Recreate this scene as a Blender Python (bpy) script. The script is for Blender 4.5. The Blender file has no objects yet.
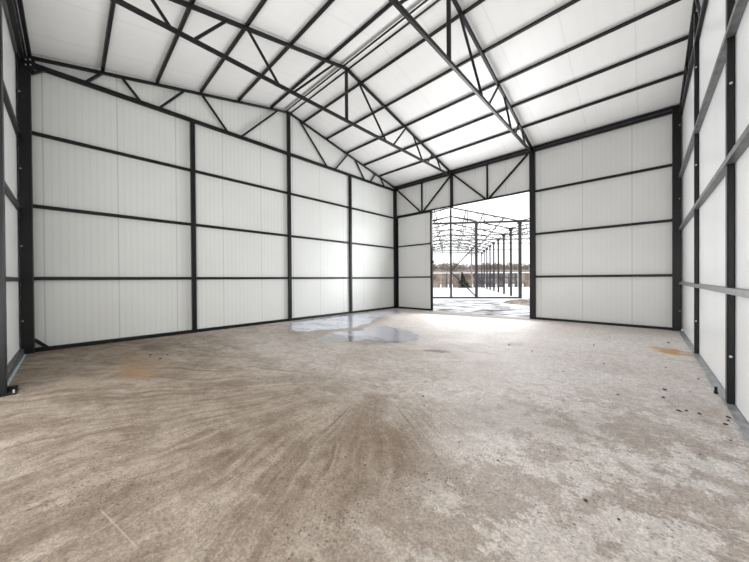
import bpy, bmesh, math, random
from mathutils import Vector, Matrix, noise
random.seed(7)
D = bpy.data
col = bpy.context.scene.collection
V = Vector
PI = math.pi

# ------------------------------------------------------------------ node helpers
class NT:
    def __init__(s, name):
        s.m = D.materials.new(name); s.m.use_nodes = True
        s.t = s.m.node_tree; s.t.nodes.clear()
        s.out = s.t.nodes.new('ShaderNodeOutputMaterial')
        s.co = s.t.nodes.new('ShaderNodeTexCoord').outputs['Object']
    def n(s, kind, **kw):
        x = s.t.nodes.new(kind)
        for k, v in kw.items(): setattr(x, k, v)
        return x
    def set(s, sock, v):
        if hasattr(v, 'is_linked') or hasattr(v, 'links'): s.t.links.new(v, sock)
        elif isinstance(v, (tuple, list)) and len(v) == 3 and sock.type == 'RGBA': sock.default_value = (*v, 1)
        else: sock.default_value = v
    def math(s, op, a, b=0.0, c=0.0, clamp=False):
        x = s.n('ShaderNodeMath', operation=op, use_clamp=clamp)
        s.set(x.inputs[0], a); s.set(x.inputs[1], b); s.set(x.inputs[2], c)
        return x.outputs[0]
    def mix(s, f, a, b, blend='MIX'):
        x = s.n('ShaderNodeMix', data_type='RGBA', blend_type=blend)
        s.set(x.inputs[0], f); s.set(x.inputs[6], a); s.set(x.inputs[7], b)
        return x.outputs[2]
    def noise(s, vec, scale, detail=4, rough=.55, dist=0.0):
        x = s.n('ShaderNodeTexNoise')
        s.set(x.inputs['Vector'], vec); s.set(x.inputs['Scale'], scale); s.set(x.inputs['Detail'], detail)
        s.set(x.inputs['Roughness'], rough); s.set(x.inputs['Distortion'], dist)
        return x.outputs['Fac']
    def vor(s, vec, scale, feature='F1'):
        x = s.n('ShaderNodeTexVoronoi', feature=feature)
        s.set(x.inputs['Vector'], vec); s.set(x.inputs['Scale'], scale)
        return x.outputs['Distance']
    def ramp(s, v, a, b, lo=0.0, hi=1.0, smooth=True):
        x = s.n('ShaderNodeMapRange', interpolation_type='SMOOTHSTEP' if smooth else 'LINEAR')
        s.set(x.inputs[0], v); s.set(x.inputs[1], a); s.set(x.inputs[2], b); s.set(x.inputs[3], lo); s.set(x.inputs[4], hi)
        return x.outputs[0]
    def xyz(s, v=None):
        x = s.n('ShaderNodeSeparateXYZ'); s.set(x.inputs[0], v or s.co); return x.outputs
    def comb(s, a, b, c):
        x = s.n('ShaderNodeCombineXYZ'); s.set(x.inputs[0], a); s.set(x.inputs[1], b); s.set(x.inputs[2], c); return x.outputs[0]
    def bump(s, h, strength=.3, dist=.01):
        x = s.n('ShaderNodeBump'); s.set(x.inputs['Height'], h); x.inputs['Strength'].default_value = strength
        x.inputs['Distance'].default_value = dist; return x.outputs[0]
    def bsdf(s, color, rough=.5, spec=.5, metal=0.0, normal=None):
        b = s.n('ShaderNodeBsdfPrincipled')
        s.set(b.inputs['Base Color'], color); s.set(b.inputs['Roughness'], rough)
        s.set(b.inputs['Specular IOR Level'], spec); s.set(b.inputs['Metallic'], metal)
        if normal is not None: s.set(b.inputs['Normal'], normal)
        s.t.links.new(b.outputs[0], s.out.inputs[0])
        return b

def simple(name, c, rough=.5, spec=.5, metal=0.0, var=.15, scale=6.0, bump=0.0):
    t = NT(name)
    n = t.noise(t.co, scale, 4)
    f = t.ramp(n, .3, .7, 1 - var, 1 + var)
    colr = t.mix(1.0, c, t.comb(f, f, f), 'MULTIPLY')
    nm = t.bump(t.noise(t.co, scale * 12, 3), bump, .01) if bump else None
    t.bsdf(colr, rough, spec, metal, nm)
    return t.m

def panel_mat(name, axis, seam0, pitch=1.12, c=(.73, .74, .73), rough=.3, rib=.093, ribk=.05, bmp=.2, seamk=.2):
    t = NT(name)
    x = t.xyz()[axis]
    u = t.math('FRACT', t.math('DIVIDE', t.math('SUBTRACT', x, seam0), pitch))
    dseam = t.math('MULTIPLY', t.math('MINIMUM', u, t.math('SUBTRACT', 1.0, u)), pitch)
    seam = t.ramp(dseam, .004, .012, 1.0, 0.0)
    r = t.math('FRACT', t.math('DIVIDE', t.math('SUBTRACT', x, seam0), rib))
    rr = t.math('ABSOLUTE', t.math('SUBTRACT', r, .5))
    groove = t.ramp(rr, .30, .44)
    soft = t.noise(t.co, 1.1, 3)
    k = t.math('MULTIPLY', t.ramp(soft, .3, .7, .965, 1.0), t.math('SUBTRACT', 1.0, t.math('MULTIPLY', groove, ribk)))
    k = t.math('MULTIPLY', k, t.math('SUBTRACT', 1.0, t.math('MULTIPLY', seam, seamk)))
    colr = t.mix(1.0, c, t.comb(k, k, k), 'MULTIPLY')
    hgt = t.math('SUBTRACT', t.math('MULTIPLY', groove, -.35), seam)
    t.bsdf(colr, rough + .05, .45, 0, t.bump(hgt, bmp, .003) if bmp else None)
    return t.m

M = {}
M['steel'] = simple('black_painted_steel', (.006, .0062, .0066), .40, .28, 0, .25, 5)
M['steel_far'] = simple('dark_frame_steel', (.036, .033, .032), .55, .3, 0, .2, 2)
M['steel_pale'] = simple('pale_grey_steel', (.21, .21, .21), .42, .5, .0, .3, 9)
M['steel_mid'] = simple('mid_grey_steel', (.11, .11, .112), .40, .5, .0, .3, 9)
M['galv'] = simple('galvanised_steel', (.30, .31, .325), .38, .5, .35, .25, 7, .1)
M['bolt'] = simple('zinc_bolt', (.5, .5, .5), .4, .5, .3, .1)
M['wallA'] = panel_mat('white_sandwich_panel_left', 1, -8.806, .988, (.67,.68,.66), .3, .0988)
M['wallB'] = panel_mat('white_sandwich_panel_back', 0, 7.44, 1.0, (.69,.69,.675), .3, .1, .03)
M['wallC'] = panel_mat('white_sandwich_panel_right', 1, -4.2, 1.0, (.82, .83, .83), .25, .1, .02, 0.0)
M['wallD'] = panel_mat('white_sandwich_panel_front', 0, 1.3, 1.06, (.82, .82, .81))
M['roof'] = panel_mat('white_roof_panel', 0, .55, 1.0, (.80, .795, .785), .3, .25, .012, .08, .10)
M['film'] = simple('pale_film', (.55, .68, .68), .3)
M['snow'] = simple('snow', (.8, .82, .85), .7)

def floor_mat():
    t = NT('trowelled_concrete')
    X, Y, Z = t.xyz()
    P = t.comb(X, Y, 0.0)
    # swirl of trowel and tyre marks around a point on the slab
    fx, fy = 5.25, -6.95
    dx = t.math('SUBTRACT', X, fx); dy = t.math('SUBTRACT', Y, fy)
    r = t.math('SQRT', t.math('ADD', t.math('MULTIPLY', dx, dx), t.math('MULTIPLY', dy, dy)))
    wob = t.noise(P, .9, 2)
    ang = t.math('ARCTAN2', dx, t.math('MULTIPLY', dy, -1.0))    # zero towards -y: the seam lies behind, at +y
    ang = t.math('ADD', ang, t.math('MULTIPLY', t.math('SUBTRACT', wob, .5), .30))
    s1 = t.noise(t.comb(t.math('MULTIPLY', ang, 9.0), t.math('MULTIPLY', r, .45), 0.0), 1.0, 6, .68)
    s2 = t.noise(t.comb(t.math('MULTIPLY', ang, 32.0), t.math('MULTIPLY', r, .9), 3.0), 1.0, 5, .7)
    streak = t.math('ADD', t.math('MULTIPLY', s1, .45), t.math('MULTIPLY', s2, .55))
    # long strokes on the rest, roughly across the view of the left wall
    l1a = t.noise(t.comb(t.math('MULTIPLY', t.math('ADD', X, t.math('MULTIPLY', Y, .35)), .55), t.math('MULTIPLY', t.math('SUBTRACT', Y, t.math('MULTIPLY', X, .35)), 2.2), 0.0), 1.2, 7, .72, .3)
    l1b = t.noise(t.comb(t.math('MULTIPLY', t.math('ADD', X, t.math('MULTIPLY', Y, .2)), 1.6), t.math('MULTIPLY', t.math('SUBTRACT', Y, t.math('MULTIPLY', X, .2)), 7.5), 4.0), 1.4, 6, .75, .2)
    l1 = t.math('ADD', t.math('MULTIPLY', l1a, .45), t.math('MULTIPLY', l1b, .55))
    left = t.ramp(X, 6.9, 5.4)                       # 1 on the left half
    near = t.math('MULTIPLY', t.ramp(t.math('ADD', Y, t.math('MULTIPLY', wob, 1.2)), -5.6, -7.2), t.ramp(t.math('ADD', X, t.math('MULTIPLY', wob, 1.2)), 7.9, 6.7))
    fanm = t.math('MULTIPLY', near, t.ramp(r, .3, 1.1))
    strokes = t.mix(fanm, t.comb(l1, l1, l1), t.comb(streak, streak, streak))
    strokes = t.xyz(strokes)[0]
    mott = t.noise(P, 2.6, 7, .72, .2)
    sv = t.math('ADD', t.math('MULTIPLY', strokes, .6), t.math('MULTIPLY', mott, .4))
    sand = t.mix(t.ramp(sv, .41, .60), (.25, .200, .158), (.475, .420, .362))
    # the brown dusty sector towards the camera
    bro = t.math('MULTIPLY', near, t.math('MULTIPLY', t.ramp(ang, .44, .62), t.ramp(ang, 1.10, .84)))
    bro = t.math('MULTIPLY', bro, t.ramp(sv, .36, .60, 1.0, .45))
    sand = t.mix(t.math('MULTIPLY', bro, .9), sand, (.225, .167, .120))
    # pale blotched laitance on the right half
    b1 = t.noise(P, 1.25, 8, .72, .35)
    b2 = t.noise(t.comb(X, Y, 5.0), 3.3, 8, .75, .25)
    bl = t.math('ADD', t.math('MULTIPLY', b1, .55), t.math('MULTIPLY', b2, .45))
    b3 = t.noise(P, 5.5, 6, .8, .3)
    bl2 = t.math('ADD', bl, t.math('MULTIPLY', t.math('SUBTRACT', b3, .5), .22))
    belt = t.ramp(Y, -5.2, -6.6, .35, 1.0)
    bf = t.ramp(t.math('ADD', bl2, t.ramp(Y, -6.4, -4.8, 0.0, .035)), .476, .508)
    blot = t.mix(t.math('ADD', t.math('MULTIPLY', bf, belt), t.math('SUBTRACT', 1.0, belt)), (.41, .36, .322), (.64, .60, .575))
    blot = t.mix(t.ramp(t.noise(P, 1.9, 5, .7), .38, .66, 0.0, .35), blot, (.49, .438, .40))
    rightm = t.math('SUBTRACT', 1.0, t.math('MAXIMUM', near, t.math('MULTIPLY', left, .6)))
    c = t.mix(rightm, sand, blot)
    # daylight spill painted into the slab, paler towards the doorway
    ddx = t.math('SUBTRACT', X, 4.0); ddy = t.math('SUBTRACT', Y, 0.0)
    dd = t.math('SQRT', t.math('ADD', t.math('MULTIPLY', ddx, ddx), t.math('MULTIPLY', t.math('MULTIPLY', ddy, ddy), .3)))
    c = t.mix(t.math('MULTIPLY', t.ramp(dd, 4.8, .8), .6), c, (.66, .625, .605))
    # thin dark drag lines in the swirl
    ln = t.noise(t.comb(t.math('MULTIPLY', ang, 22.0), t.math('MULTIPLY', r, .5), 8.0), 1.0, 2, .5)
    ln = t.math('MULTIPLY', t.math('MULTIPLY', t.ramp(ln, .60, .70), fanm), t.ramp(mott, .42, .55))
    c = t.mix(t.math('MULTIPLY', ln, .6), c, (.15, .105, .075))
    # broad dirt
    big = t.noise(P, .45, 3)
    c = t.mix(t.ramp(big, .35, .7, 0.0, .4), c, t.mix(1.0, c, (.80, .74, .68), 'MULTIPLY'))
    darkened = t.math('MULTIPLY', t.ramp(t.math('ADD', Y, t.math('MULTIPLY', wob, 1.0)), -6.4, -8.2), t.ramp(X, 8.3, 6.4, .55, 1.0))  # darker and browner towards the camera
    c = t.mix(t.math('MULTIPLY', darkened, .8), c, t.mix(1.0, c, (.66, .615, .55), 'MULTIPLY'))
    # grain
    g = t.noise(P, 64, 4, .8)
    k = t.ramp(g, .34, .66, .72, 1.26)
    c = t.mix(1.0, c, t.comb(k, k, k), 'MULTIPLY')
    g2 = t.noise(P, 14, 5, .75)
    k2 = t.ramp(g2, .34, .66, .84, 1.16)
    c = t.mix(1.0, c, t.comb(k2, k2, k2), 'MULTIPLY')
    pit = t.math('MULTIPLY', t.ramp(t.vor(P, 30), .15, .27, 1.0, 0.0), t.ramp(t.noise(P, 2.2, 3), .42, .60))
    c = t.mix(t.math('MULTIPLY', pit, .6), c, (.075, .055, .042))
    def spot(cx, cy, rx, ry, rot=0.0, edge=.35, nscale=3.0, na=.9):
        a = t.math('SUBTRACT', X, cx); b = t.math('SUBTRACT', Y, cy)
        ca, sa = math.cos(rot), math.sin(rot)
        u = t.math('DIVIDE', t.math('ADD', t.math('MULTIPLY', a, ca), t.math('MULTIPLY', b, sa)), rx)
        v = t.math('DIVIDE', t.math('SUBTRACT', t.math('MULTIPLY', b, ca), t.math('MULTIPLY', a, sa)), ry)
        q = t.math('SQRT', t.math('ADD', t.math('MULTIPLY', u, u), t.math('MULTIPLY', v, v)))
        q = t.math('ADD', q, t.math('MULTIPLY', t.math('SUBTRACT', t.noise(P, nscale, 5, .65), .5), na))
        return t.ramp(q, 1.0, 1.0 - edge * 1.6, 0.0, 1.0)
    # rust and clay stains
    c = t.mix(t.math('MULTIPLY', spot(2.65, -8.9, .8, .26, .10, .45, 3.0, 1.6), .6), c, (.30, .18, .085))
    c = t.mix(t.math('MULTIPLY', spot(2.0, -8.75, 1.3, .32, .10, .5, 2.5, 1.6), .5), c, (.25, .165, .105))
    c = t.mix(t.math('MULTIPLY', spot(1.2, -8.45, .55, .22, .2, na=1.6), .6), c, (.10, .075, .058))
    c = t.mix(t.math('MULTIPLY', spot(7.98, -2.70, .30, .40, .35, .45, nscale=5, na=2.2), .9), c, (.50, .29, .10))
    c = t.mix(t.math('MULTIPLY', spot(8.0, -5.55, .28, .5, .1, nscale=6, na=1.5), .3), c, (.25, .17, .12))
    c = t.mix(t.math('MULTIPLY', spot(5.1, -5.25, .30, .13, .5, nscale=5, na=1.3), .75), c, (.13, .11, .095))
    c = t.mix(t.math('MULTIPLY', spot(5.75, -4.85, .40, .10, .3, nscale=5, na=1.5), .5), c, (.2, .17, .15))
    c = t.mix(t.math('MULTIPLY', spot(5.5, -5.6, .6, .10, .75, nscale=4, na=.9), .5), c, (.55, .52, .50))
    c = t.mix(t.math('MULTIPLY', spot(6.95, -6.75, .8, .5, .6, nscale=2.2, na=1.5), .35), c, (.25, .215, .185))
    # damp slab around the puddles
    wet = t.math('MAXIMUM', spot(1.3, -4.0, 1.2, 2.3, .25, .25, 1.6, .7), spot(3.4, -4.9, 1.15, 1.1, 0, .25, 1.6, .7))
    c = t.mix(t.math('MULTIPLY', wet, .8), c, t.mix(1.0, c, (.58, .56, .56), 'MULTIPLY'))
    # scratches
    def seg(x0, y0, x1, y1, w):
        L = math.hypot(x1 - x0, y1 - y0); ux, uy = (x1 - x0) / L, (y1 - y0) / L
        a = t.math('SUBTRACT', X, x0); b = t.math('SUBTRACT', Y, y0)
        al = t.math('ADD', t.math('MULTIPLY', a, ux), t.math('MULTIPLY', b, uy))
        pe = t.math('ABSOLUTE', t.math('SUBTRACT', t.math('MULTIPLY', b, ux), t.math('MULTIPLY', a, uy)))
        pe = t.math('ADD', pe, t.math('MULTIPLY', t.noise(P, 12, 2), w * .8))
        return t.math('MULTIPLY', t.ramp(pe, w * .7, w * 1.5, 1.0, 0.0), t.math('MULTIPLY', t.ramp(al, 0.0, .05), t.ramp(al, L, L - .05)))
    c = t.mix(t.math('MULTIPLY', seg(5.54, -9.39, 6.01, -9.28, .005), .4), c, (.48, .44, .39))
    c = t.mix(t.math('MULTIPLY', seg(4.75, -7.75, 5.55, -6.95, .008), .4), c, (.42, .38, .34))
    c = t.mix(t.math('MULTIPLY', seg(4.9, -7.2, 5.65, -7.05, .012), .5), c, (.16, .12, .09))
    h = t.math('ADD', t.math('MULTIPLY', strokes, .6), t.math('ADD', t.math('MULTIPLY', g, .35), t.math('MULTIPLY', g2, .4)))
    h = t.math('SUBTRACT', h, t.math('MULTIPLY', pit, .5))
    rough = t.math('SUBTRACT', t.ramp(bl, .4, .6, .62, .78), t.math('MULTIPLY', wet, .3))
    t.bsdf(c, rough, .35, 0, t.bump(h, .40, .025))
    return t.m

def ground_mat():
    t = NT('snowy_ground')
    X, Y, Z = t.xyz()
    P = t.comb(X, Y, 0.0)
    u = t.math('ADD', t.math('MULTIPLY', X, .78), t.math('MULTIPLY', Y, .62)); v = t.math('SUBTRACT', t.math('MULTIPLY', Y, .78), t.math('MULTIPLY', X, .62))
    n = t.noise(t.comb(t.math('MULTIPLY', u, .75), t.math('MULTIPLY', v, 1.5), 0.0), 1.0, 8, .72, .3)
    near = t.ramp(t.math('ADD', t.math('MULTIPLY', X, .6), t.math('MULTIPLY', Y, -.8)), -6.6, -5.2)   # churned strip before the frame
    c = t.mix(t.math('MULTIPLY', t.ramp(n, .43, .62), near), (.83, .84, .86), (.07, .062, .062))
    t.bsdf(c, .8, .3, 0, t.bump(n, .5, .05))
    return t.m

def puddle_mat(name, tint, rough, sheen, pale=(.50, .52, .57), fade=False):
    t = NT(name)
    n = t.noise(t.co, 5.0, 3)
    nm = t.bump(n, .04, .01)
    fr = t.n('ShaderNodeFresnel'); fr.inputs['IOR'].default_value = 1.45
    t.t.links.new(nm, fr.inputs['Normal'])
    g = t.n('ShaderNodeBsdfGlossy'); g.inputs['Roughness'].default_value = rough; g.inputs['Color'].default_value = (.93, .96, 1, 1)
    t.t.links.new(nm, g.inputs['Normal'])
    tr = t.n('ShaderNodeBsdfTransparent'); tr.inputs['Color'].default_value = (*tint, 1)
    df = t.n('ShaderNodeBsdfDiffuse'); df.inputs['Color'].default_value = (*pale, 1)  # pale diffuse coat stands in for the bright wall's reflection
    sheen_mix = t.n('ShaderNodeMixShader')
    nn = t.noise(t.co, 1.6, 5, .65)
    if fade:      # less painted sheen at the end nearest the viewer's left
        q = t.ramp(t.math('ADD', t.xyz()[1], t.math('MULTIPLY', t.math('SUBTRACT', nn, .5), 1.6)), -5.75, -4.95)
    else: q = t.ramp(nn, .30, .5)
    t.set(sheen_mix.inputs[0], t.math('MULTIPLY', q, sheen))
    t.t.links.new(tr.outputs[0], sheen_mix.inputs[1]); t.t.links.new(df.outputs[0], sheen_mix.inputs[2])
    mx = t.n('ShaderNodeMixShader')
    ge = t.n('ShaderNodeNewGeometry')
    t.t.links.new(t.math('MULTIPLY', fr.outputs[0], t.math('SUBTRACT', 1.0, ge.outputs['Backfacing'])), mx.inputs[0])
    t.t.links.new(sheen_mix.outputs[0], mx.inputs[1]); t.t.links.new(g.outputs[0], mx.inputs[2])
    t.t.links.new(mx.outputs[0], t.out.inputs[0])
    return t.m

M['floor'] = floor_mat()
M['ground'] = ground_mat()
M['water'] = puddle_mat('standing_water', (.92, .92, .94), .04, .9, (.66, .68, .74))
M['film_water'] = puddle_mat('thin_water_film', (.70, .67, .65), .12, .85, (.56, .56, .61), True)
M['clod'] = simple('dirt_clod', (.085, .06, .045), .9, .2, 0, .3, 30, .5)
M['pebble'] = simple('grey_pebble', (.30, .28, .26), .8, .3, 0, .3, 30, .4)
M['mound'] = simple('brown_earth', (.27, .23, .195), .95, .1, 0, .5, 3, .6)
M['needle'] = simple('dark_needles', (.095, .11, .08), .8, .2, 0, .5, 4)
M['bark'] = simple('bark', (.09, .07, .055), .9, .2, 0, .4, 6)
M['twig'] = simple('bare_twigs', (.22, .185, .17), .9, .1, 0, .35, .3)
M['bank'] = simple('brown_bank', (.24, .20, .17), .95, .1, 0, .4, .6)
M['board_brown'] = simple('weathered_brown_board', (.26, .205, .165), .9, .1, 0, .45, 1.1)
M['board_grey'] = simple('weathered_grey_board', (.12, .115, .12), .9, .1, 0, .45, 1.1)
M['board_blue'] = simple('pale_blue_sheet', (.35, .45, .55), .7, .2, 0, .2, 1.1)
M['board_white'] = simple('pale_board', (.6, .6, .6), .8, .2, 0, .2, 1.1)

# ------------------------------------------------------------------ mesh helpers
def bar(bm, A, B, w=.06, h=.06, up=(0, 0, 1), ch=.14, ch_abs=None):
    """closed hollow-section bar from A to B: w across, h along 'up', rounded corners"""
    A, B = V(A), V(B); d = (B - A).normalized(); up = V(up)
    s = d.cross(up)
    if s.length < 1e-4: s = d.cross(V((1, 0, 0)))
    s.normalize(); u = s.cross(d).normalized()
    c = ch_abs if ch_abs else ch * min(w, h)
    a, b = w / 2, h / 2
    prof = [(-a + c, -b), (a - c, -b), (a, -b + c), (a, b - c), (a - c, b), (-a + c, b), (-a, b - c), (-a, -b + c)]
    r = [[bm.verts.new(p + s * x + u * y) for x, y in prof] for p in (A, B)]
    n = len(prof)
    for i in range(n):
        bm.faces.new((r[0][i], r[0][(i + 1) % n], r[1][(i + 1) % n], r[1][i]))
    bm.faces.new(list(reversed(r[0]))); bm.faces.new(r[1])

def extrude(bm, A, B, prof, up=(0, 0, 1)):
    """open-ended polygon profile (x across, y up) swept from A to B"""
    A, B = V(A), V(B); d = (B - A).normalized(); s = d.cross(V(up)).normalized(); u = s.cross(d).normalized()
    r = [[bm.verts.new(p + s * x + u * y) for x, y in prof] for p in (A, B)]
    n = len(prof)
    for i in range(n):
        bm.faces.new((r[0][i], r[0][(i + 1) % n], r[1][(i + 1) % n], r[1][i]))
    bm.faces.new(list(reversed(r[0]))); bm.faces.new(r[1])

def cprof(w, h, t=.006, lip=.018, flip=1):
    """lipped C-channel opening to +x (flip=1) or -x"""
    p = [(0, -h / 2), (w, -h / 2), (w, -h / 2 + lip), (w - t, -h / 2 + lip), (w - t, -h / 2 + t), (t, -h / 2 + t),
         (t, h / 2 - t), (w - t, h / 2 - t), (w - t, h / 2 - lip), (w, h / 2 - lip), (w, h / 2), (0, h / 2)]
    p = [(x - w / 2, y) for x, y in p]
    return p if flip > 0 else [(-x, y) for x, y in reversed(p)]

def box(bm, x0, x1, y0, y1, z0, z1, ch=0.0):
    if ch:
        bar(bm, ((x0 + x1) / 2, (y0 + y1) / 2, z0), ((x0 + x1) / 2, (y0 + y1) / 2, z1), abs(y1 - y0), abs(x1 - x0), (1, 0, 0), ch_abs=ch)
        return
    v = [bm.verts.new((x, y, z)) for x in (x0, x1) for y in (y0, y1) for z in (z0, z1)]
    for f in ((0, 1, 3, 2), (4, 6, 7, 5), (0, 4, 5, 1), (2, 3, 7, 6), (0, 2, 6, 4), (1, 5, 7, 3)):
        bm.faces.new([v[i] for i in f])

def poly_sheet(bm, pts, z):
    bm.faces.new([bm.verts.new((x, y, z)) for x, y in pts])
    bmesh.ops.triangulate(bm, faces=bm.faces)

def poly_prism(bm, pts, z0, z1):
    a = [bm.verts.new((x, y, z0)) for x, y in pts]; b = [bm.verts.new((x, y, z1)) for x, y in pts]
    n = len(pts)
    bm.faces.new(b); bm.faces.new(list(reversed(a)))
    for i in range(n): bm.faces.new((a[i], a[(i + 1) % n], b[(i + 1) % n], b[i]))

def obj(name, bm, mat, parent=None, origin=None):
    """link one mesh; a top-level mesh gets its origin moved to 'origin' (default base centre)"""
    bmesh.ops.recalc_face_normals(bm, faces=bm.faces)
    me = D.meshes.new(name); bm.to_mesh(me); bm.free()
    me.materials.append(mat)
    o = D.objects.new(name, me); col.objects.link(o)
    if parent is not None:
        o.parent = parent
        o.matrix_parent_inverse = Matrix.Translation(-parent.location)
    return o

def mk(name, mat, fn, parent=None):
    bm = bmesh.new(); fn(bm); return obj(name, bm, mat, parent)

def tag(o, label, cat, group=None, kind=None):
    o['label'] = label; o['category'] = cat
    if group: o['group'] = group
    if kind: o['kind'] = kind
    return o

def thing(name, label, cat, loc=(0, 0, 0), group=None):
    o = D.objects.new(name, None); col.objects.link(o); o.location = loc; o.empty_display_size = .1
    return tag(o, label, cat, group)

def struct(o, label, cat):
    o['kind'] = 'structure'; o['label'] = label; o['category'] = cat
    return o

# ------------------------------------------------------------------ dimensions (metres)
W, L = 9.98, 8.26           # along the left gable wall, along the back wall
YM = -W / 2
ZC, ZT, ZR = 4.947, 5.051, 6.171
XT1, XT2 = 2.575, 5.23
ROOF = .105
def zraf(y): return ZR - (ZR - ZT) * abs(y - YM) / (W / 2)

# ------------------------------------------------------------------ the setting
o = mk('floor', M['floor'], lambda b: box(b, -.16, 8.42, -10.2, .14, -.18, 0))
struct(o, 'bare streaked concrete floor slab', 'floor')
o = mk('ground', M['ground'], lambda b: box(b, -140, 120, -80, 160, -.6, -.06))
struct(o, 'snowy churned ground outside the doorway', 'ground')

def gable_wall(b, x0, x1, z0=0.03):
    pts = [(-10.13, z0), (.1, z0), (.1, zraf(0) + ROOF - .03), (YM, ZR + ROOF), (-10.13, zraf(-W) + ROOF - .03)]
    a = [b.verts.new((x0, y, z)) for y, z in pts]; c = [b.verts.new((x1, y, z)) for y, z in pts]
    b.faces.new(a); b.faces.new(list(reversed(c)))
    for i in range(5): b.faces.new((a[i], a[(i + 1) % 5], c[(i + 1) % 5], c[i]))
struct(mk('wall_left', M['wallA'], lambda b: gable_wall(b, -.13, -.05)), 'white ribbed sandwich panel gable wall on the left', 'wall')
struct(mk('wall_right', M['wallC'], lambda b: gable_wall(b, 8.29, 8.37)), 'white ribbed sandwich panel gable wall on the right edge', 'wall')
def back(b):
    box(b, 5.27, 8.29, .066, .14, .03, zraf(0) + ROOF - .03)
    box(b, -.05, 5.27, .066, .14, 3.86, zraf(0) + ROOF - .03)
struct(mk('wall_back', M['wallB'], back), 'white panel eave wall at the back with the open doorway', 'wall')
def front(b):
    box(b, -.05, 2.60, -10.15, -10.075, .03, zraf(-W) + ROOF - .03)
    box(b, 2.60, 8.29, -10.15, -10.075, 4.3, zraf(-W) + ROOF - .03)  # open below: unseen gap added to let fill light in
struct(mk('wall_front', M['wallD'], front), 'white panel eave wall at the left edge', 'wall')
def roof(b):
    t = .08
    y0, y1 = -10.45, .47
    pts = [(y0, zraf(y0) + ROOF), (YM, ZR + ROOF), (y1, zraf(y1) + ROOF), (y1, zraf(y1) + ROOF + t), (YM, ZR + ROOF + t), (y0, zraf(y0) + ROOF + t)]
    a = [b.verts.new((-.35, y, z)) for y, z in pts]; c = [b.verts.new((8.6, y, z)) for y, z in pts]
    n = 6
    for i in range(n): b.faces.new((a[i], a[(i + 1) % n], c[(i + 1) % n], c[i]))
    b.faces.new((a[0], a[1], a[4], a[5])); b.faces.new((a[1], a[2], a[3], a[4]))
    b.faces.new((c[0], c[5], c[4], c[1])); b.faces.new((c[1], c[4], c[3], c[2]))
struct(mk('ceiling', M['roof'], roof), 'pale ribbed roof panels above the purlins, two slopes', 'ceiling')

bb = [('baseboard_left', M['steel'], lambda b: bar(b, (-.02, -9.92, .035), (-.02, -.1, .035), .06, .07), 'black bottom rail along the left gable wall'),
      ('baseboard_back', M['steel'], lambda b: bar(b, (5.30, .03, .03), (8.13, .03, .03), .06, .06), 'black bottom rail along the back wall right of the doorway'),
      ('baseboard_right', M['galv'], lambda b: box(b, 8.228, 8.289, -9.9, -.08, 0.0, .022), 'grey galvanised bottom channel along the right wall'),
      ('baseboard_front', M['galv'], lambda b: box(b, .12, 2.50, -10.074, -10.02, 0, .10), 'dark grey bottom channel along the left edge wall')]
for nm, m, f, lab in bb:
    struct(mk(nm, m, f), lab, 'bottom rail')
M['galv_dark'] = simple('dull_grey_channel', (.075, .078, .085), .45, .4, .2, .25, 7, .1)
D.objects['baseboard_front'].data.materials[0] = M['galv_dark']
tag(mk('film_strip', M['film'], lambda b: box(b, .15, 2.48, -10.018, -9.995, 0.0, .012)),
    'thin pale turquoise film strip on the floor along the left edge wall', 'film strip')

# door leaf filling the left part of the doorway
door = thing('door_1', 'white panel door leaf with black frame beside the open doorway', 'door', (.9, .03, 0)); door['kind'] = 'structure'
mk('panel', M['wallB'], lambda b: box(b, .07, 1.71, .045, .085, .05, 3.82), door)
def fr(b):
    box(b, .045, .095, .0, .055, .01, 3.82, .006); box(b, 1.68, 1.75, -.005, .09, .01, 3.82, .008)
    bar(b, (.07, .03, .035), (1.73, .03, .035), .06, .06); bar(b, (.07, .03, 3.80), (1.73, .03, 3.80), .05, .04)
mk('frame', M['steel'], fr, door)
for z in (1.295, 2.58):
    mk('rail', M['steel'], lambda b: bar(b, (.09, .03, z), (1.69, .03, z), .05, .05), door)
def hnd(b):
    bar(b, (1.74, .02, 1.86), (1.86, .02, 1.86), .03, .03); bar(b, (1.80, .02, 1.80), (1.80, .02, 1.93), .03, .03)
mk('latch', M['steel'], hnd, door)
trim = mk('trim_1', M['roof'], lambda b: extrude(b, (-.05, YM, ZR + .055), (8.29, YM, ZR + .055),
          [(-.12, -.03), (0, -.005), (.12, -.03), (.12, -.024), (0, .002), (-.12, -.024)]))
struct(trim, 'pale folded ridge flashing under the roof peak', 'flashing')

# ------------------------------------------------------------------ columns and wall posts
def column(name, label, x0, x1, y0, y1, z1, group=None, plate=.05, bolts=(), cat='column'):
    t = thing(name, label, cat, ((x0 + x1) / 2, (y0 + y1) / 2, 0), group)
    mk('shaft', M['steel'], lambda b: box(b, x0, x1, y0, y1, 0, z1, .008), t)
    if plate:
        mk('foot_plate', M['steel'], lambda b: box(b, x0 - plate, x1 + plate, y0 - plate, y1 + plate, 0, .012), t)
    for p, ax in bolts:
        def bl(b):
            q = V(p); e = V(ax)
            bmesh.ops.create_cone(b, cap_ends=True, segments=12, radius1=.011, radius2=.011, depth=.006,
                                  matrix=Matrix.Translation(q + e * .003) @ V((0, 0, 1)).rotation_difference(e).to_matrix().to_4x4())
            bmesh.ops.create_cone(b, cap_ends=True, segments=6, radius1=.006, radius2=.005, depth=.010,
                                  matrix=Matrix.Translation(q + e * .010) @ V((0, 0, 1)).rotation_difference(e).to_matrix().to_4x4())
        mk('bolt', M['bolt'], bl, t)
    return t
far = column('steel_column', 'thick black corner column between left gable wall and door leaf', -.10, .035, -.11, .03, 5.0, plate=.03)
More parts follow.
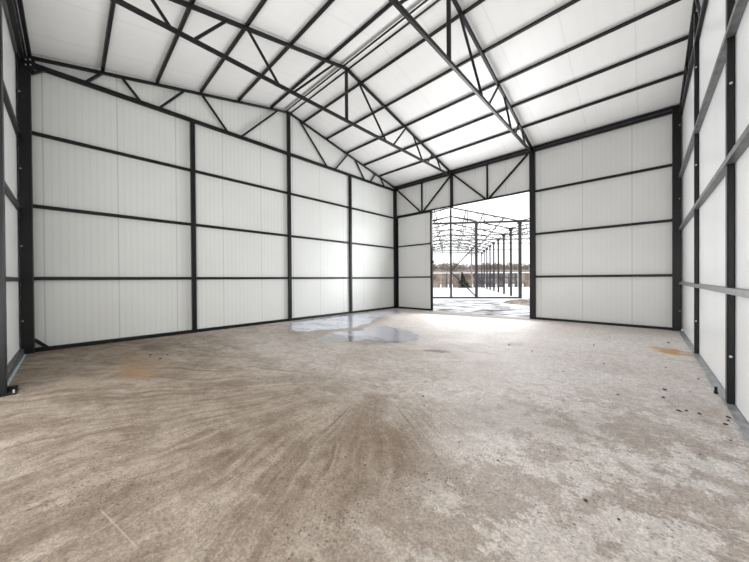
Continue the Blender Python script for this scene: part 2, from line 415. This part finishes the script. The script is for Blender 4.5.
nl = column('steel_column', 'thick black corner column at the left edge where two walls meet', -.06, .10, -10.052, -9.912, 5.05, plate=0,
            bolts=[((.10, -10.035, z), (1, 0, 0)) for z in (.56, 1.815, 3.11, 4.39)])
def gus(b):
    box(b, .098, .108, -9.985, -9.86, 4.80, 5.02)
g = mk('gusset_plate', M['steel'], gus, nl)
for y, z in ((-9.962, 4.95), (-9.915, 4.975), (-9.962, 4.865), (-9.91, 4.89)):
    mk('bolt', M['bolt'], lambda b: bmesh.ops.create_cone(b, cap_ends=True, segments=6, radius1=.012, radius2=.010, depth=.014,
       matrix=Matrix.Translation((.114, y, z)) @ Matrix.Rotation(PI / 2, 4, 'Y')), g)
mk('knee_brace', M['steel'], lambda b: bar(b, (.02, -9.92, 4.78), (.02, -9.76, 4.92), .045, .05), nl)
mk('knee_brace', M['steel'], lambda b: bar(b, (.0, -9.92, .22), (.0, -9.76, .05), .045, .05), nl)
br = column('steel_column', 'black corner column where back wall meets right wall', 8.13, 8.27, -.05, .10, 5.05, plate=.0,
            bolts=[((8.243, -.05, z), (0, -1, 0)) for z in (.46, 2.99, 4.64)])
column('steel_column', 'tall thick black column at right side of the open doorway', 5.15, 5.30, -.03, .12, 5.02, plate=0)
fl = column('steel_column', 'black column cut off by the left picture edge with a foot plate', 2.50, 2.64, -10.072, -9.972, 5.0, plate=0)
mk('foot_plate', M['steel'], lambda b: box(b, 2.46, 2.72, -10.06, -9.895, .0, .012), fl)
def rib(b):
    poly_prism(b, [(2.50, -9.986), (2.50, -9.90), (2.51, -9.90), (2.51, -9.986)], .012, .05)
mk('stiffener', M['steel'], rib, fl)
for x in (2.49, 2.68):
    mk('anchor_bolt', M['bolt'], lambda b: bmesh.ops.create_cone(b, cap_ends=True, segments=6, radius1=.008, radius2=.008, depth=.035,
       matrix=Matrix.Translation((x, -9.915, .029))), fl)
PY = (-7.495, -5.005, -2.579)
for y, lab in zip(PY, ('black wall post on left gable wall nearest the left edge', 'black wall post under the roof peak on left gable wall',
                       'black wall post on left gable wall nearest the door')):
    column('steel_post', lab, -.045, .04, y - .045, y + .045, ZC if y != PY[1] else ZR - .03, 'posts on the left gable wall', plate=.0, cat='post')
column('steel_post', 'narrow black post on right wall nearest the back corner', 8.24, 8.288, -2.76, -2.68, 5.35, 'posts on the right wall', plate=0,
       bolts=[((8.256, -2.76, z), (0, -1, 0)) for z in (.53, 2.97, 4.49)], cat='post')
column('steel_post', 'black post on right wall nearest the right picture edge', 8.24, 8.288, -5.23, -5.14, 5.80, 'posts on the right wall', plate=0,
       bolts=[((8.262, -5.23, z), (0, -1, 0)) for z in (.47, 3.03)], cat='post')

# ------------------------------------------------------------------ girts (horizontal wall rails)
rows = [('lowest', 1.272), ('middle', 2.526), ('highest', 3.786)]
bays = [('between left corner and first post', -9.93, PY[0] - .045), ('between first and second post', PY[0] + .045, PY[1] - .045),
        ('between second and third post', PY[1] + .045, PY[2] - .045), ('between third post and far corner', PY[2] + .045, -.11)]
for rn, z in rows:
    for bn, y0, y1 in bays:
        tag(mk('steel_rail', M['steel'], lambda b: bar(b, (-.022, y0, z), (-.022, y1, z), .055, .06)),
            f'{rn} horizontal black rail on left gable wall {bn}', 'wall rail', 'rails on the left gable wall')
for rn, z in (('lowest', 1.265), ('middle', 2.53), ('highest', 3.80)):
    tag(mk('steel_rail', M['steel'], lambda b: bar(b, (5.30, .03, z), (8.13, .03, z), .055, .06)),
        f'{rn} horizontal black rail on back wall right of the doorway', 'wall rail', 'rails on the back wall')
for rn, z in (('lowest', 1.09), ('middle', 2.305), ('highest', 3.485)):
    o = thing('steel_rail', f'{rn} grey rail running along the right wall across its posts', 'wall rail', (8.25, -5, z), 'rails on the right wall')
    mk('web', M['steel_mid'], lambda b: box(b, 8.226, 8.2385, -9.9, -.06, z - .0275, z + .0275), o)
    for y0, y1 in ((-9.9, -5.24), (-5.13, -2.77), (-2.67, -.06)):
        for zz in (z - .0275, z + .0235):
            mk('flange', M['steel_pale'] if zz > z else M['steel_mid'], lambda b: box(b, 8.2385, 8.288, y0, y1, zz, zz + .004), o)  # upper flanges paler than the lower ones and the web
for rn, z in (('lowest', 1.255), ('middle', 2.43), ('highest', 3.66)):
    tag(mk('steel_rail', M['steel'], lambda b: bar(b, (.12, -10.05, z), (2.50, -10.045, z), .055, .06)),
        f'{rn} dark rail on the narrow wall strip at left picture edge', 'wall rail', 'rails on the left edge wall')

# ------------------------------------------------------------------ eave beams, purlins
t = thing('eave_beam', 'double black eave beam along the top of the back wall', 'beam', (4.1, .0, 5.05))
mk('top_channel', M['steel'], lambda b: bar(b, (-.05, .02, 5.105), (8.26, .02, 5.105), .07, .055), t)
mk('bottom_channel', M['steel'], lambda b: bar(b, (-.05, .0, 4.995), (8.26, .0, 4.995), .07, .055), t)
mk('web', M['galv_dark'], lambda b: box(b, -.05, 8.26, .025, .035, 5.02, 5.08), t)  # grey between black channels: light caught on the web, put into the colour
t = thing('eave_beam', 'wide black eave beam over the left edge wall', 'beam', (4.1, -9.98, 5.05))
mk('inner_channel', M['steel'], lambda b: bar(b, (-.05, -9.925, 5.085), (8.24, -9.925, 5.085), .05, .06), t)
mk('outer_channel', M['steel'], lambda b: bar(b, (-.05, -10.0, 4.97), (8.24, -10.0, 4.97), .06, .09), t)
mk('web', M['steel_pale'], lambda b: bar(b, (-.05, -9.985, 5.06), (8.24, -9.985, 5.06), .012, .12, (0, -.65, .75)), t)  # pale colour stands in for light caught by the web
M['galv_mid'] = M['galv_dark']
t.children[2].data.materials[0] = M['steel_pale']
words = ['first', 'second', 'third', 'fourth', 'fifth']
offs = [4.02, 3.16, 2.31, 1.43, .53]
for side, sg in (('left', -1), ('right', 1)):
    for wd, d in zip(words, offs):
        y = YM + sg * d; z = zraf(y) + .07
        nrm = V((0, -sg * -.2245, 1)).normalized() if sg > 0 else V((0, -.2245, 1)).normalized()
        tag(mk('purlin', M['steel'], lambda b: bar(b, (-.05, y, z), (8.26, y, z), .045, .06, nrm)),
            f'{wd} black purlin up from the eave under the {side} roof slope', 'purlin', f'purlins under the {side} roof slope')
for side, sg in (('left', -1), ('right', 1)):
    y = YM + sg * .075; z = zraf(y) + .060
    tag(mk('ridge_purlin', M['steel'], lambda b: bar(b, (-.05, y, z), (8.26, y, z), .036, .055)),
        f'{side} one of the two close black ridge purlins', 'purlin', 'pair of ridge purlins')

# ------------------------------------------------------------------ roof trusses
def truss(name, label, x, post=True, top=.07, bot=.075, web=.045, zc=ZC, group='roof trusses', w=None, mirror_to=0.0):
    w = w or top
    t = thing(name, label, 'roof truss', (x, YM, zc), group)
    for sg in (-1, 1):
        ye = YM + sg * (W / 2)
        mk('top_chord', M['steel'], lambda b: bar(b, (x, ye - sg * .0, ZT), (x, YM, ZR), w, top), t)
    mk('bottom_chord', M['steel'], lambda b: bar(b, (x, -W + .0, zc), (x, 0, zc), w, bot), t)
    if post:
        mk('king_post', M['steel'], lambda b: bar(b, (x, YM, zc), (x, YM, ZR), .065, .065, (1, 0, 0)), t)
    pairs = [(.36, 1.40), (2.30, 1.72), (2.66, 3.14), (3.74, 3.44), (4.03, 4.27)]     # (offset at top chord, offset at bottom chord)
    for sg in (-1, 1):
        for a, c in pairs:
            ya, yc = YM + sg * a, YM + sg * c
            mk('diagonal', M['steel'], lambda b: bar(b, (x, ya, zraf(ya) - .01), (x, yc, zc + .01), web, web, (1, 0, 0)), t)
    return t
truss('roof_truss', 'black roof truss flat against the left gable wall', 0.0, post=False, bot=.09, top=.055)
truss('roof_truss', 'black roof truss landing above the doorway, second from left gable wall', XT1, top=.062, bot=.062, web=.042)
truss('roof_truss', 'black roof truss landing on the column right of the doorway', XT2, top=.062, bot=.062, web=.042)
truss('roof_truss', 'black roof truss against the right wall', 8.262, post=False, zc=4.90, w=.045, web=.035)

# ------------------------------------------------------------------ door header frame
t = thing('door_header', 'black lattice header frame over the doorway with V braces', 'header', (2.6, .02, 3.95))
hz = lambda x: 3.90
mk('bottom_beam', M['steel'], lambda b: bar(b, (.03, .03, 3.85), (5.15, .03, 3.85), .06, .06), t)
for x0, xm, x1 in ((.03, 1.29, 2.56), (2.62, 3.87, 5.12)):
    mk('upright', M['steel'], lambda b: bar(b, (xm, .03, 3.86), (xm, .03, 4.98), .055, .055, (1, 0, 0)), t)
    mk('diagonal', M['steel'], lambda b: bar(b, (x0 + .03, .03, 4.97), (xm - .07, .03, 3.88), .055, .055), t)
    mk('diagonal', M['steel'], lambda b: bar(b, (xm + .07, .03, 3.88), (x1 - .02, .03, 4.97), .055, .055), t)
mk('post', M['steel'], lambda b: box(b, 2.53, 2.625, -.02, .06, 3.76, 4.98, .006), t)

# ------------------------------------------------------------------ puddles
def blob(pts, n=4, jit=.03, seed=0.0):
    P = [V((x, y, 0)) for x, y in pts]; out = []
    N = len(P)
    for i in range(N):
        p0, p1, p2, p3 = P[i - 1], P[i], P[(i + 1) % N], P[(i + 2) % N]
        for k in range(n):
            u = k / n
            q = .5 * ((2 * p1) + (p2 - p0) * u + (2 * p0 - 5 * p1 + 4 * p2 - p3) * u * u + (3 * p1 - p0 - 3 * p2 + p3) * u ** 3)
            q.x += jit * noise.noise(q * 3.7 + V((seed, 0, 0))) * 3; q.y += jit * noise.noise(q * 3.7 + V((0, seed, 9))) * 3
            out.append((max(q.x, .02), q.y))
    return out
P1 = [(0.702, -5.422), (0.25, -5.135), (0.15, -4.318), (0.15, -2.91), (0.25, -1.863), (0.45, -1.142), (0.885, -0.56), (1.213, -0.986), (1.324, -1.539), (1.244, -2.197), (1.419, -2.592), (1.738, -3.17), (2.016, -3.673), (2.208, -4.249), (2.38, -4.6), (2.219, -4.812), (2.143, -5.067), (1.988, -5.312), (1.949, -5.628), (1.556, -5.868), (1.078, -5.726)]
P2 = [(2.854, -6.073), (2.513, -5.589), (2.45, -5.207), (2.65, -5.037), (2.72, -4.705), (2.60, -4.362), (2.62, -4.1), (2.729, -3.883), (3.12, -3.949), (3.408, -4.073), (3.815, -4.226), (4.154, -4.326), (4.289, -4.597), (4.284, -4.933), (4.237, -5.188), (4.105, -5.328), (3.854, -5.338), (3.628, -5.389), (3.556, -5.651), (3.418, -5.892), (3.34, -6.121), (3.169, -6.227)]
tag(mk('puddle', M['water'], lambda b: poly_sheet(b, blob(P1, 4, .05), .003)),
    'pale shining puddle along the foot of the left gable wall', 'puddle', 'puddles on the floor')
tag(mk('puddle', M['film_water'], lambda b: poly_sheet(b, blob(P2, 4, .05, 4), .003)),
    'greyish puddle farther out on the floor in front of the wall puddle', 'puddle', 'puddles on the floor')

# ------------------------------------------------------------------ crumbs on the floor
def clod_mesh(name, seed, mat):
    bm = bmesh.new(); bmesh.ops.create_icosphere(bm, subdivisions=2, radius=1)
    for v in bm.verts:
        k = 1 + .55 * noise.noise(v.co * 1.3 + V((seed * 7.1, 0, 0))) + .25 * noise.noise(v.co * 3.1 + V((0, seed * 3.3, 0)))
        v.co *= k; v.co.z *= .6
    zmin = min(v.co.z for v in bm.verts)
    for v in bm.verts: v.co.z -= zmin + .08
    me = D.meshes.new(name); bm.to_mesh(me); bm.free(); me.materials.append(mat)
    return me
clods = [clod_mesh('dirt_clod', i, M['clod']) for i in range(4)]
pebs = [clod_mesh('pebble', 10 + i, M['pebble']) for i in range(3)]
spots = [  # x, y, size, place words
 (6.00, -6.98, .022, 0), (6.13, -7.16, .018, 0), (6.47, -7.70, .012, 1), (6.67, -7.51, .016, 0), (6.96, -7.53, .016, 0), (7.44, -7.56, .022, 0),
 (7.58, -7.60, .014, 0), (7.47, -5.59, .02, 0), (7.83, -5.08, .035, 0), (7.95, -6.53, .012, 0), (7.71, -7.72, .012, 1), (7.81, -6.70, .012, 1),
 (5.86, -3.98, .03, 0), (7.15, -1.94, .03, 1), (7.97, -5.85, .012, 1), (7.81, -5.37, .025, 0), (7.90, -5.69, .028, 0), (7.95, -5.64, .024, 0),
 (8.03, -5.65, .03, 0), (8.16, -5.78, .03, 0), (8.20, -5.58, .028, 0), (8.19, -5.66, .022, 0), (8.14, -6.12, .016, 0), (7.87, -6.44, .012, 1),
 (7.99, -1.87, .04, 0), (8.14, -4.35, .022, 0), (7.88, -3.96, .02, 0), (7.88, -4.24, .02, 1), (8.02, -4.99, .016, 0), (5.65, -9.20, .010, 0),
 (2.18, -8.53, .035, 0), (1.98, -8.40, .03, 0), (1.76, -8.59, .03, 0), (1.95, -8.62, .02, 0), (6.18, -8.20, .011, 0), (6.34, -8.17, .011, 0),
 (6.21, -8.29, .009, 1), (6.9, -5.1, .018, 0), (7.25, -4.3, .02, 0), (6.3, -4.2, .022, 0), (7.0, -3.0, .028, 0), (4.6, -7.4, .014, 0), (4.2, -7.9, .014, 0)]
for x, y, s, k in spots:
    me = (clods if k == 0 else pebs)[random.randrange(3)]
    o = D.objects.new('pebble' if k else 'dirt_clod', me); col.objects.link(o)
    o.location = (x, y, 0); s *= .54; o.scale = (s * random.uniform(.9, 1.5), s * random.uniform(.7, 1.0), s * random.uniform(.5, .8)); o.rotation_euler = (0, 0, random.uniform(0, 6.28))
    if k: tag(o, 'tiny grey pebble lying loose on the concrete floor', 'pebble', 'pebbles on the floor')
    else: tag(o, 'small dark crumb of dirt lying on the concrete floor', 'dirt', 'dirt crumbs on the floor')
def stub(b):
    bmesh.ops.create_cone(b, cap_ends=True, segments=12, radius1=.012, radius2=.012, depth=.07, matrix=Matrix.Translation((8.215, -4.86, .036)))
    bmesh.ops.create_cone(b, cap_ends=True, segments=6, radius1=.02, radius2=.02, depth=.014, matrix=Matrix.Translation((8.215, -4.86, .012)))
tag(mk('anchor_bolt', M['steel'], stub), 'short dark anchor bolt sticking up beside the grey channel of the right wall', 'bolt')

# ------------------------------------------------------------------ the bare building frame outside
F0 = V((1.9, 10.1, -.06)); fd = V((-.8, -.6, 0)); rd = V((-.479, .878, 0)).normalized()
HW, EH, PH = 4.28, 4.91, 5.91
fb = thing('building_frame', 'unfinished dark steel building skeleton standing in the snow beyond the doorway', 'building frame', F0 + fd * HW)
Z = V((0, 0, 1))
def fp(t, k, z): return F0 + fd * t + rd * (2.8 * k) + Z * z
SM = M['steel_far']
NB = 9
for k in range(NB):
    for tt in (0.0, 2 * HW):
        c = mk('column', SM, lambda b: bar(b, fp(tt, k, 0), fp(tt, k, EH), .17 if k == 0 else .13, .17 if k == 0 else .13, fd), fb)
        mk('bracket', SM, lambda b: (bar(b, fp(tt, k, EH - .18), fp(tt, k, EH + .05), .28, .22, fd)), c)
def ftruss(k, base, sgn, parent, name='roof_truss'):
    """gable truss of the skeleton: sloping top chord, level tie, inner raised chord and webs"""
    def P(t, z): return base + fd * (sgn * t) + rd * (2.8 * k) + Z * z
    def f(b):
        w = .07
        for s in (0, 1):
            q = lambda t: t if s == 0 else 2 * HW - t
            bar(b, P(q(0), EH), P(q(HW), PH), w, w)
            for a, c in ((.25, .40), (.5, .62), (.75, .86)):
                bar(b, P(q(HW * a), EH), P(q(HW * a), EH + (PH - EH) * a), .045, .045, rd)
                bar(b, P(q(HW * a), EH + .02), P(q(HW * c), EH + (PH - EH) * c), .035, .035, rd)
            if k == 0: bar(b, P(q(HW * .62), EH + .12), P(q(HW), EH + .42), .05, .05)
        bar(b, P(0, EH - .02), P(2 * HW, EH - .02), .09 if k == 0 else .05, .12 if k == 0 else .05)
        if k > 0:
            bar(b, P(0, EH - .45), P(2 * HW, EH - .45), .045, .045)
            n = 16
            for i in range(n):
                t0, t1 = 2 * HW * i / n, 2 * HW * (i + 1) / n
                z0, z1 = (EH - .02, EH - .45) if i % 2 else (EH - .45, EH - .02)
                bar(b, P(t0, z0), P(t1, z1), .03, .03, rd)
    return mk(name, SM, f, parent)
for k in range(NB): ftruss(k, F0, 1, fb)
for tt in (.9, 2.2, 3.3, HW, 5.3, 6.4, 7.7):
    zz = EH + (PH - EH) * (tt if tt <= HW else 2 * HW - tt) / HW
    mk('purlin', SM, lambda b: bar(b, fp(tt, 0, zz + .05), fp(tt, NB - 1, zz + .05), .05, .05), fb)
for tt in (0, 2 * HW):
    mk('eave_beam', SM, lambda b: bar(b, fp(tt, 0, EH), fp(tt, NB - 1, EH), .035, .035), fb)
mk('base_beam', SM, lambda b: bar(b, fp(0, 0, .05), fp(2 * HW, 0, .05), .12, .10), fb)
mk('front_rail', SM, lambda b: bar(b, fp(0, 0, 1.32), fp(2.68, 0, 1.32), .04, .04), fb)
mk('front_rail', SM, lambda b: bar(b, fp(0, 0, 3.12), fp(2 * HW, 0, 3.12), .035, .035), fb)
mk('front_post', M['steel_far'], lambda b: bar(b, fp(HW, 0, 0), fp(HW, 0, PH), .12, .12, fd), fb)
for tt in (2.68, 2 * HW - 2.68):
    mk('front_post', SM, lambda b: bar(b, fp(tt, 0, 0), fp(tt, 0, EH), .20, .15, fd), fb)
    if tt > HW: continue
    mk('brace', SM, lambda b: bar(b, fp(tt, 0, 3.45), fp(HW, 0, 1.78), .07, .07, rd), fb)
    mk('brace', SM, lambda b: bar(b, fp(tt, 0, .10), fp(HW, 0, 1.72), .07, .07, rd), fb)
# the neighbouring bay to its right shares the column row
for k in range(4):
    ftruss(k, F0, -1, fb)
    c = mk('column', SM, lambda b: bar(b, fp(-2 * HW, k, 0), fp(-2 * HW, k, EH), .13, .13, fd), fb)
    mk('bracket', SM, lambda b: (bar(b, fp(-2 * HW, k, EH - .18), fp(-2 * HW, k, EH + .05), .28, .22, fd)), c)

# ------------------------------------------------------------------ background
Cm = V((7.678, -9.486, 1.22)); fw = V((-.686, .7276, 0)).normalized(); rt = V((.7276, .686, 0)).normalized()
def bg(d, s, z=0.0): q = Cm + fw * d + rt * s; return V((q.x, q.y, z))
# board fence
fe = thing('board_fence', 'weathered brown and grey board fence with snow on top, far across the snowy field', 'fence', bg(42, 14))
s = 2.0
i = 0
while s < 36:
    wv = 1.9 + .5 * random.random()
    m = M['board_blue'] if i == 99 else (M['board_brown'] if s < 14.2 else M['board_grey'])
    if s >= 14.2 and i % 5 == 4: m = M['board_brown']
    def pan(b, s0=s, s1=s + wv):
        x = s0
        while x < s1 - .02:
            w = random.uniform(.12, .2); w = min(w, s1 - x)
            if random.random() > (.06 if s0 < 14 else .22):
                A, B = bg(42, x), bg(42, x + w - .015)
                top = 1.95 + random.uniform(-.05, .05)
                bar(b, ((A + B) / 2) + Z * (-.06), ((A + B) / 2) + Z * top, .03, w - .015, rt, ch=.05)
            x += w
        bar(b, bg(42.04, s0, .6), bg(42.04, s1, .6), .05, .08); bar(b, bg(42.04, s0, 1.6), bg(42.04, s1, 1.6), .05, .08)
    mk('fence_panel', m, pan, fe)
    mk('fence_post', M['board_white'] if i % 2 else M['board_grey'], lambda b: bar(b, bg(41.93, s, -.06), bg(41.93, s, 2.08), .12, .12, rt), fe)
    mk('snow_cap', M['snow'], lambda b: bar(b, bg(42, s, 2.06), bg(42, s + wv, 2.06), .22, .13), fe)
    s += wv; i += 1
# earth mound right of the skeleton
def mound(b):
    n = 36; cx, cy = 3.35, 6.9
    grid = {}
    for r in range(9):
        for a in range(n):
            th = a * 2 * PI / n; rr = r / 8
            x = cx + 1.5 * rr * math.cos(th) * .9; y = cy + 1.5 * rr * math.sin(th)
            z = -.07 + (.24 * (1 - rr) ** .8) * (1 + .8 * noise.noise(V((x * 1.7, y * 1.7, 3))))
            grid[r, a] = b.verts.new((x, y, z if r < 8 else -.075))
    for r in range(8):
        for a in range(n):
            b.faces.new((grid[r, a], grid[r + 1, a], grid[r + 1, (a + 1) % n], grid[r, (a + 1) % n]))
    bmesh.ops.remove_doubles(b, verts=b.verts, dist=.0005)
tag(mk('earth_mound', M['mound'], mound), 'low brown earth heap outside by the right corner of the steel skeleton', 'earth heap')
# conifer
ct = thing('conifer_tree', 'small dark green conifer in front of the far fence', 'tree', bg(40.6, 12.85, -.06))
cb = bg(40.6, 12.85, -.06); lean = rt * -.22
mk('trunk', M['bark'], lambda b: bar(b, cb, cb + lean * 2.1 + Z * 2.15, .09, .09, rt), ct)
def foliage(b):
    for j in range(420):
        u = random.random() ** 1.3; z = .12 + 2.1 * u
        th = random.uniform(0, 2 * PI); R = (1.0 - u) * 1.05 + .16
        o_ = cb + lean * z + Z * z
        d = V((math.cos(th), math.sin(th), -.28)) * R * random.uniform(.7, 1.1)
        sdir = V((-math.sin(th), math.cos(th), .15)) * (.13 + .1 * (1 - u))
        p = [o_, o_ + d * .5 + sdir, o_ + d, o_ + d * .5 - sdir]
        b.faces.new([b.verts.new(q) for q in p])
mk('foliage', M['needle'], foliage, ct)
# brown bank and bare wood beyond
def bank(b):
    n = 60
    for r, (d, z) in enumerate(((66, -.1), (72, 2.9), (80, 3.9), (100, 4.2))):
        for k in range(n + 1):
            s_ = -30 + 110 * k / n
            zz = z + (.35 * noise.noise(V((s_ * .13, r * 5, 0))) if r else 0)
            b.verts.new(bg(d, s_, zz))
    b.verts.ensure_lookup_table()
    for r in range(3):
        for k in range(n):
            q = r * (n + 1) + k
            b.faces.new((b.verts[q], b.verts[q + 1], b.verts[q + n + 2], b.verts[q + n + 1]))
o = mk('hills', M['bank'], bank); struct(o, 'low brown bank behind the far fence', 'bank')
def wood(b):
    for j in range(900):
        d = random.uniform(74, 98); s_ = random.uniform(-16, 62); hgt = random.uniform(1.2, 2.3) * (1 + .45 * noise.noise(V((s_ * .16, 0, 0))))
        p = bg(d, s_, 3.4)
        bar(b, p, p + Z * hgt, .10, .10, rt)
        for q in range(12):
            z0 = hgt * random.uniform(.1, .85); a = random.uniform(-1, 1)
            bar(b, p + Z * z0, p + Z * (z0 + random.uniform(.15, .5)) + rt * a * 1.1 + fw * random.uniform(-.5, .5), .07, .07)
tag(mk('bare_wood', M['twig'], wood), 'grey brown line of leafless trees along the horizon beyond the fence', 'trees', kind='stuff')
# power pole
up = thing('power_pole', 'slim grey power pole rising behind the skeleton frame', 'pole', bg(39, 12.95 + .25, -.06))
mk('mast', M['steel_pale'], lambda b: bar(b, bg(39, 13.2, -.06), bg(39, 13.2, 5.0), .16, .16, rt), up)
mk('cross_arm', M['steel_pale'], lambda b: bar(b, bg(39, 12.6, 4.6), bg(39, 13.8, 4.6), .1, .1), up)

# ------------------------------------------------------------------ light
w = D.worlds.new('overcast'); bpy.context.scene.world = w; w.use_nodes = True
nt = w.node_tree; bgn = nt.nodes['Background']
tc = nt.nodes.new('ShaderNodeTexCoord'); nz = nt.nodes.new('ShaderNodeTexNoise'); nz.inputs['Scale'].default_value = 2.0
rp = nt.nodes.new('ShaderNodeValToRGB')
rp.color_ramp.elements[0].color = (.95, .97, 1.0, 1); rp.color_ramp.elements[1].color = (1.0, 1.0, 1.0, 1)
nt.links.new(tc.outputs['Generated'], nz.inputs['Vector']); nt.links.new(nz.outputs['Fac'], rp.inputs['Fac']); nt.links.new(rp.outputs['Color'], bgn.inputs['Color'])
bgn.inputs['Strength'].default_value = 1.6

def area(name, loc, look, sx, sy, power, color=(1, 1, 1), portal=False):
    l = D.lights.new(name, 'AREA'); l.shape = 'RECTANGLE'; l.size = sx; l.size_y = sy; l.energy = power; l.color = color
    o = D.objects.new(name, l); col.objects.link(o); o.location = loc
    o.rotation_euler = (V(look) - V(loc)).to_track_quat('-Z', 'Y').to_euler()
    if portal: l.cycles.is_portal = True
    return o
area('doorway_portal', (3.47, .20, 1.95), (3.47, -1, 1.95), 3.5, 3.9, 1, portal=True)
area('added_opening_portal', (5.45, -10.25, 2.15), (5.45, -5, 2.15), 5.7, 4.3, 1, portal=True)  # portal of the added, unseen opening behind the camera
area('daylight_doorway', (3.47, .16, 1.95), (4.2, -4, 3.6), 3.4, 3.7, 300, (.97, .985, 1))
area('added_fill_lamp', (5.5, -11.1, 1.15), (4.2, -6.5, 5.6), 5.4, 2.6, 185, (1, .99, .975))  # fill lamp added outside the unseen opening, evens the interior light

sc = bpy.context.scene
sc.view_settings.view_transform = 'Standard'
sc.view_settings.look = 'None'
sc.view_settings.exposure = 0.25
sc.cycles.diffuse_bounces = 6; sc.cycles.max_bounces = 10
sc.cycles.use_denoising = True
sc.cycles.denoising_prefilter = 'ACCURATE'

# ------------------------------------------------------------------ camera
cam = D.cameras.new('camera'); co = D.objects.new('camera', cam); col.objects.link(co)
cam.sensor_width = 36; cam.lens = 287.188 / 749 * 36; cam.clip_start = .02; cam.clip_end = 500
r = V((0.72759648, 0.6859721, -0.00675578)); u = V((7.43900814e-04, 9.05903024e-03, 9.99958689e-01)); f = V((-0.68600496, 0.72757145, -0.00608102))
co.matrix_world = Matrix(((r.x, u.x, -f.x, 7.678015), (r.y, u.y, -f.y, -9.485917), (r.z, u.z, -f.z, 1.22), (0, 0, 0, 1)))
sc.camera = co
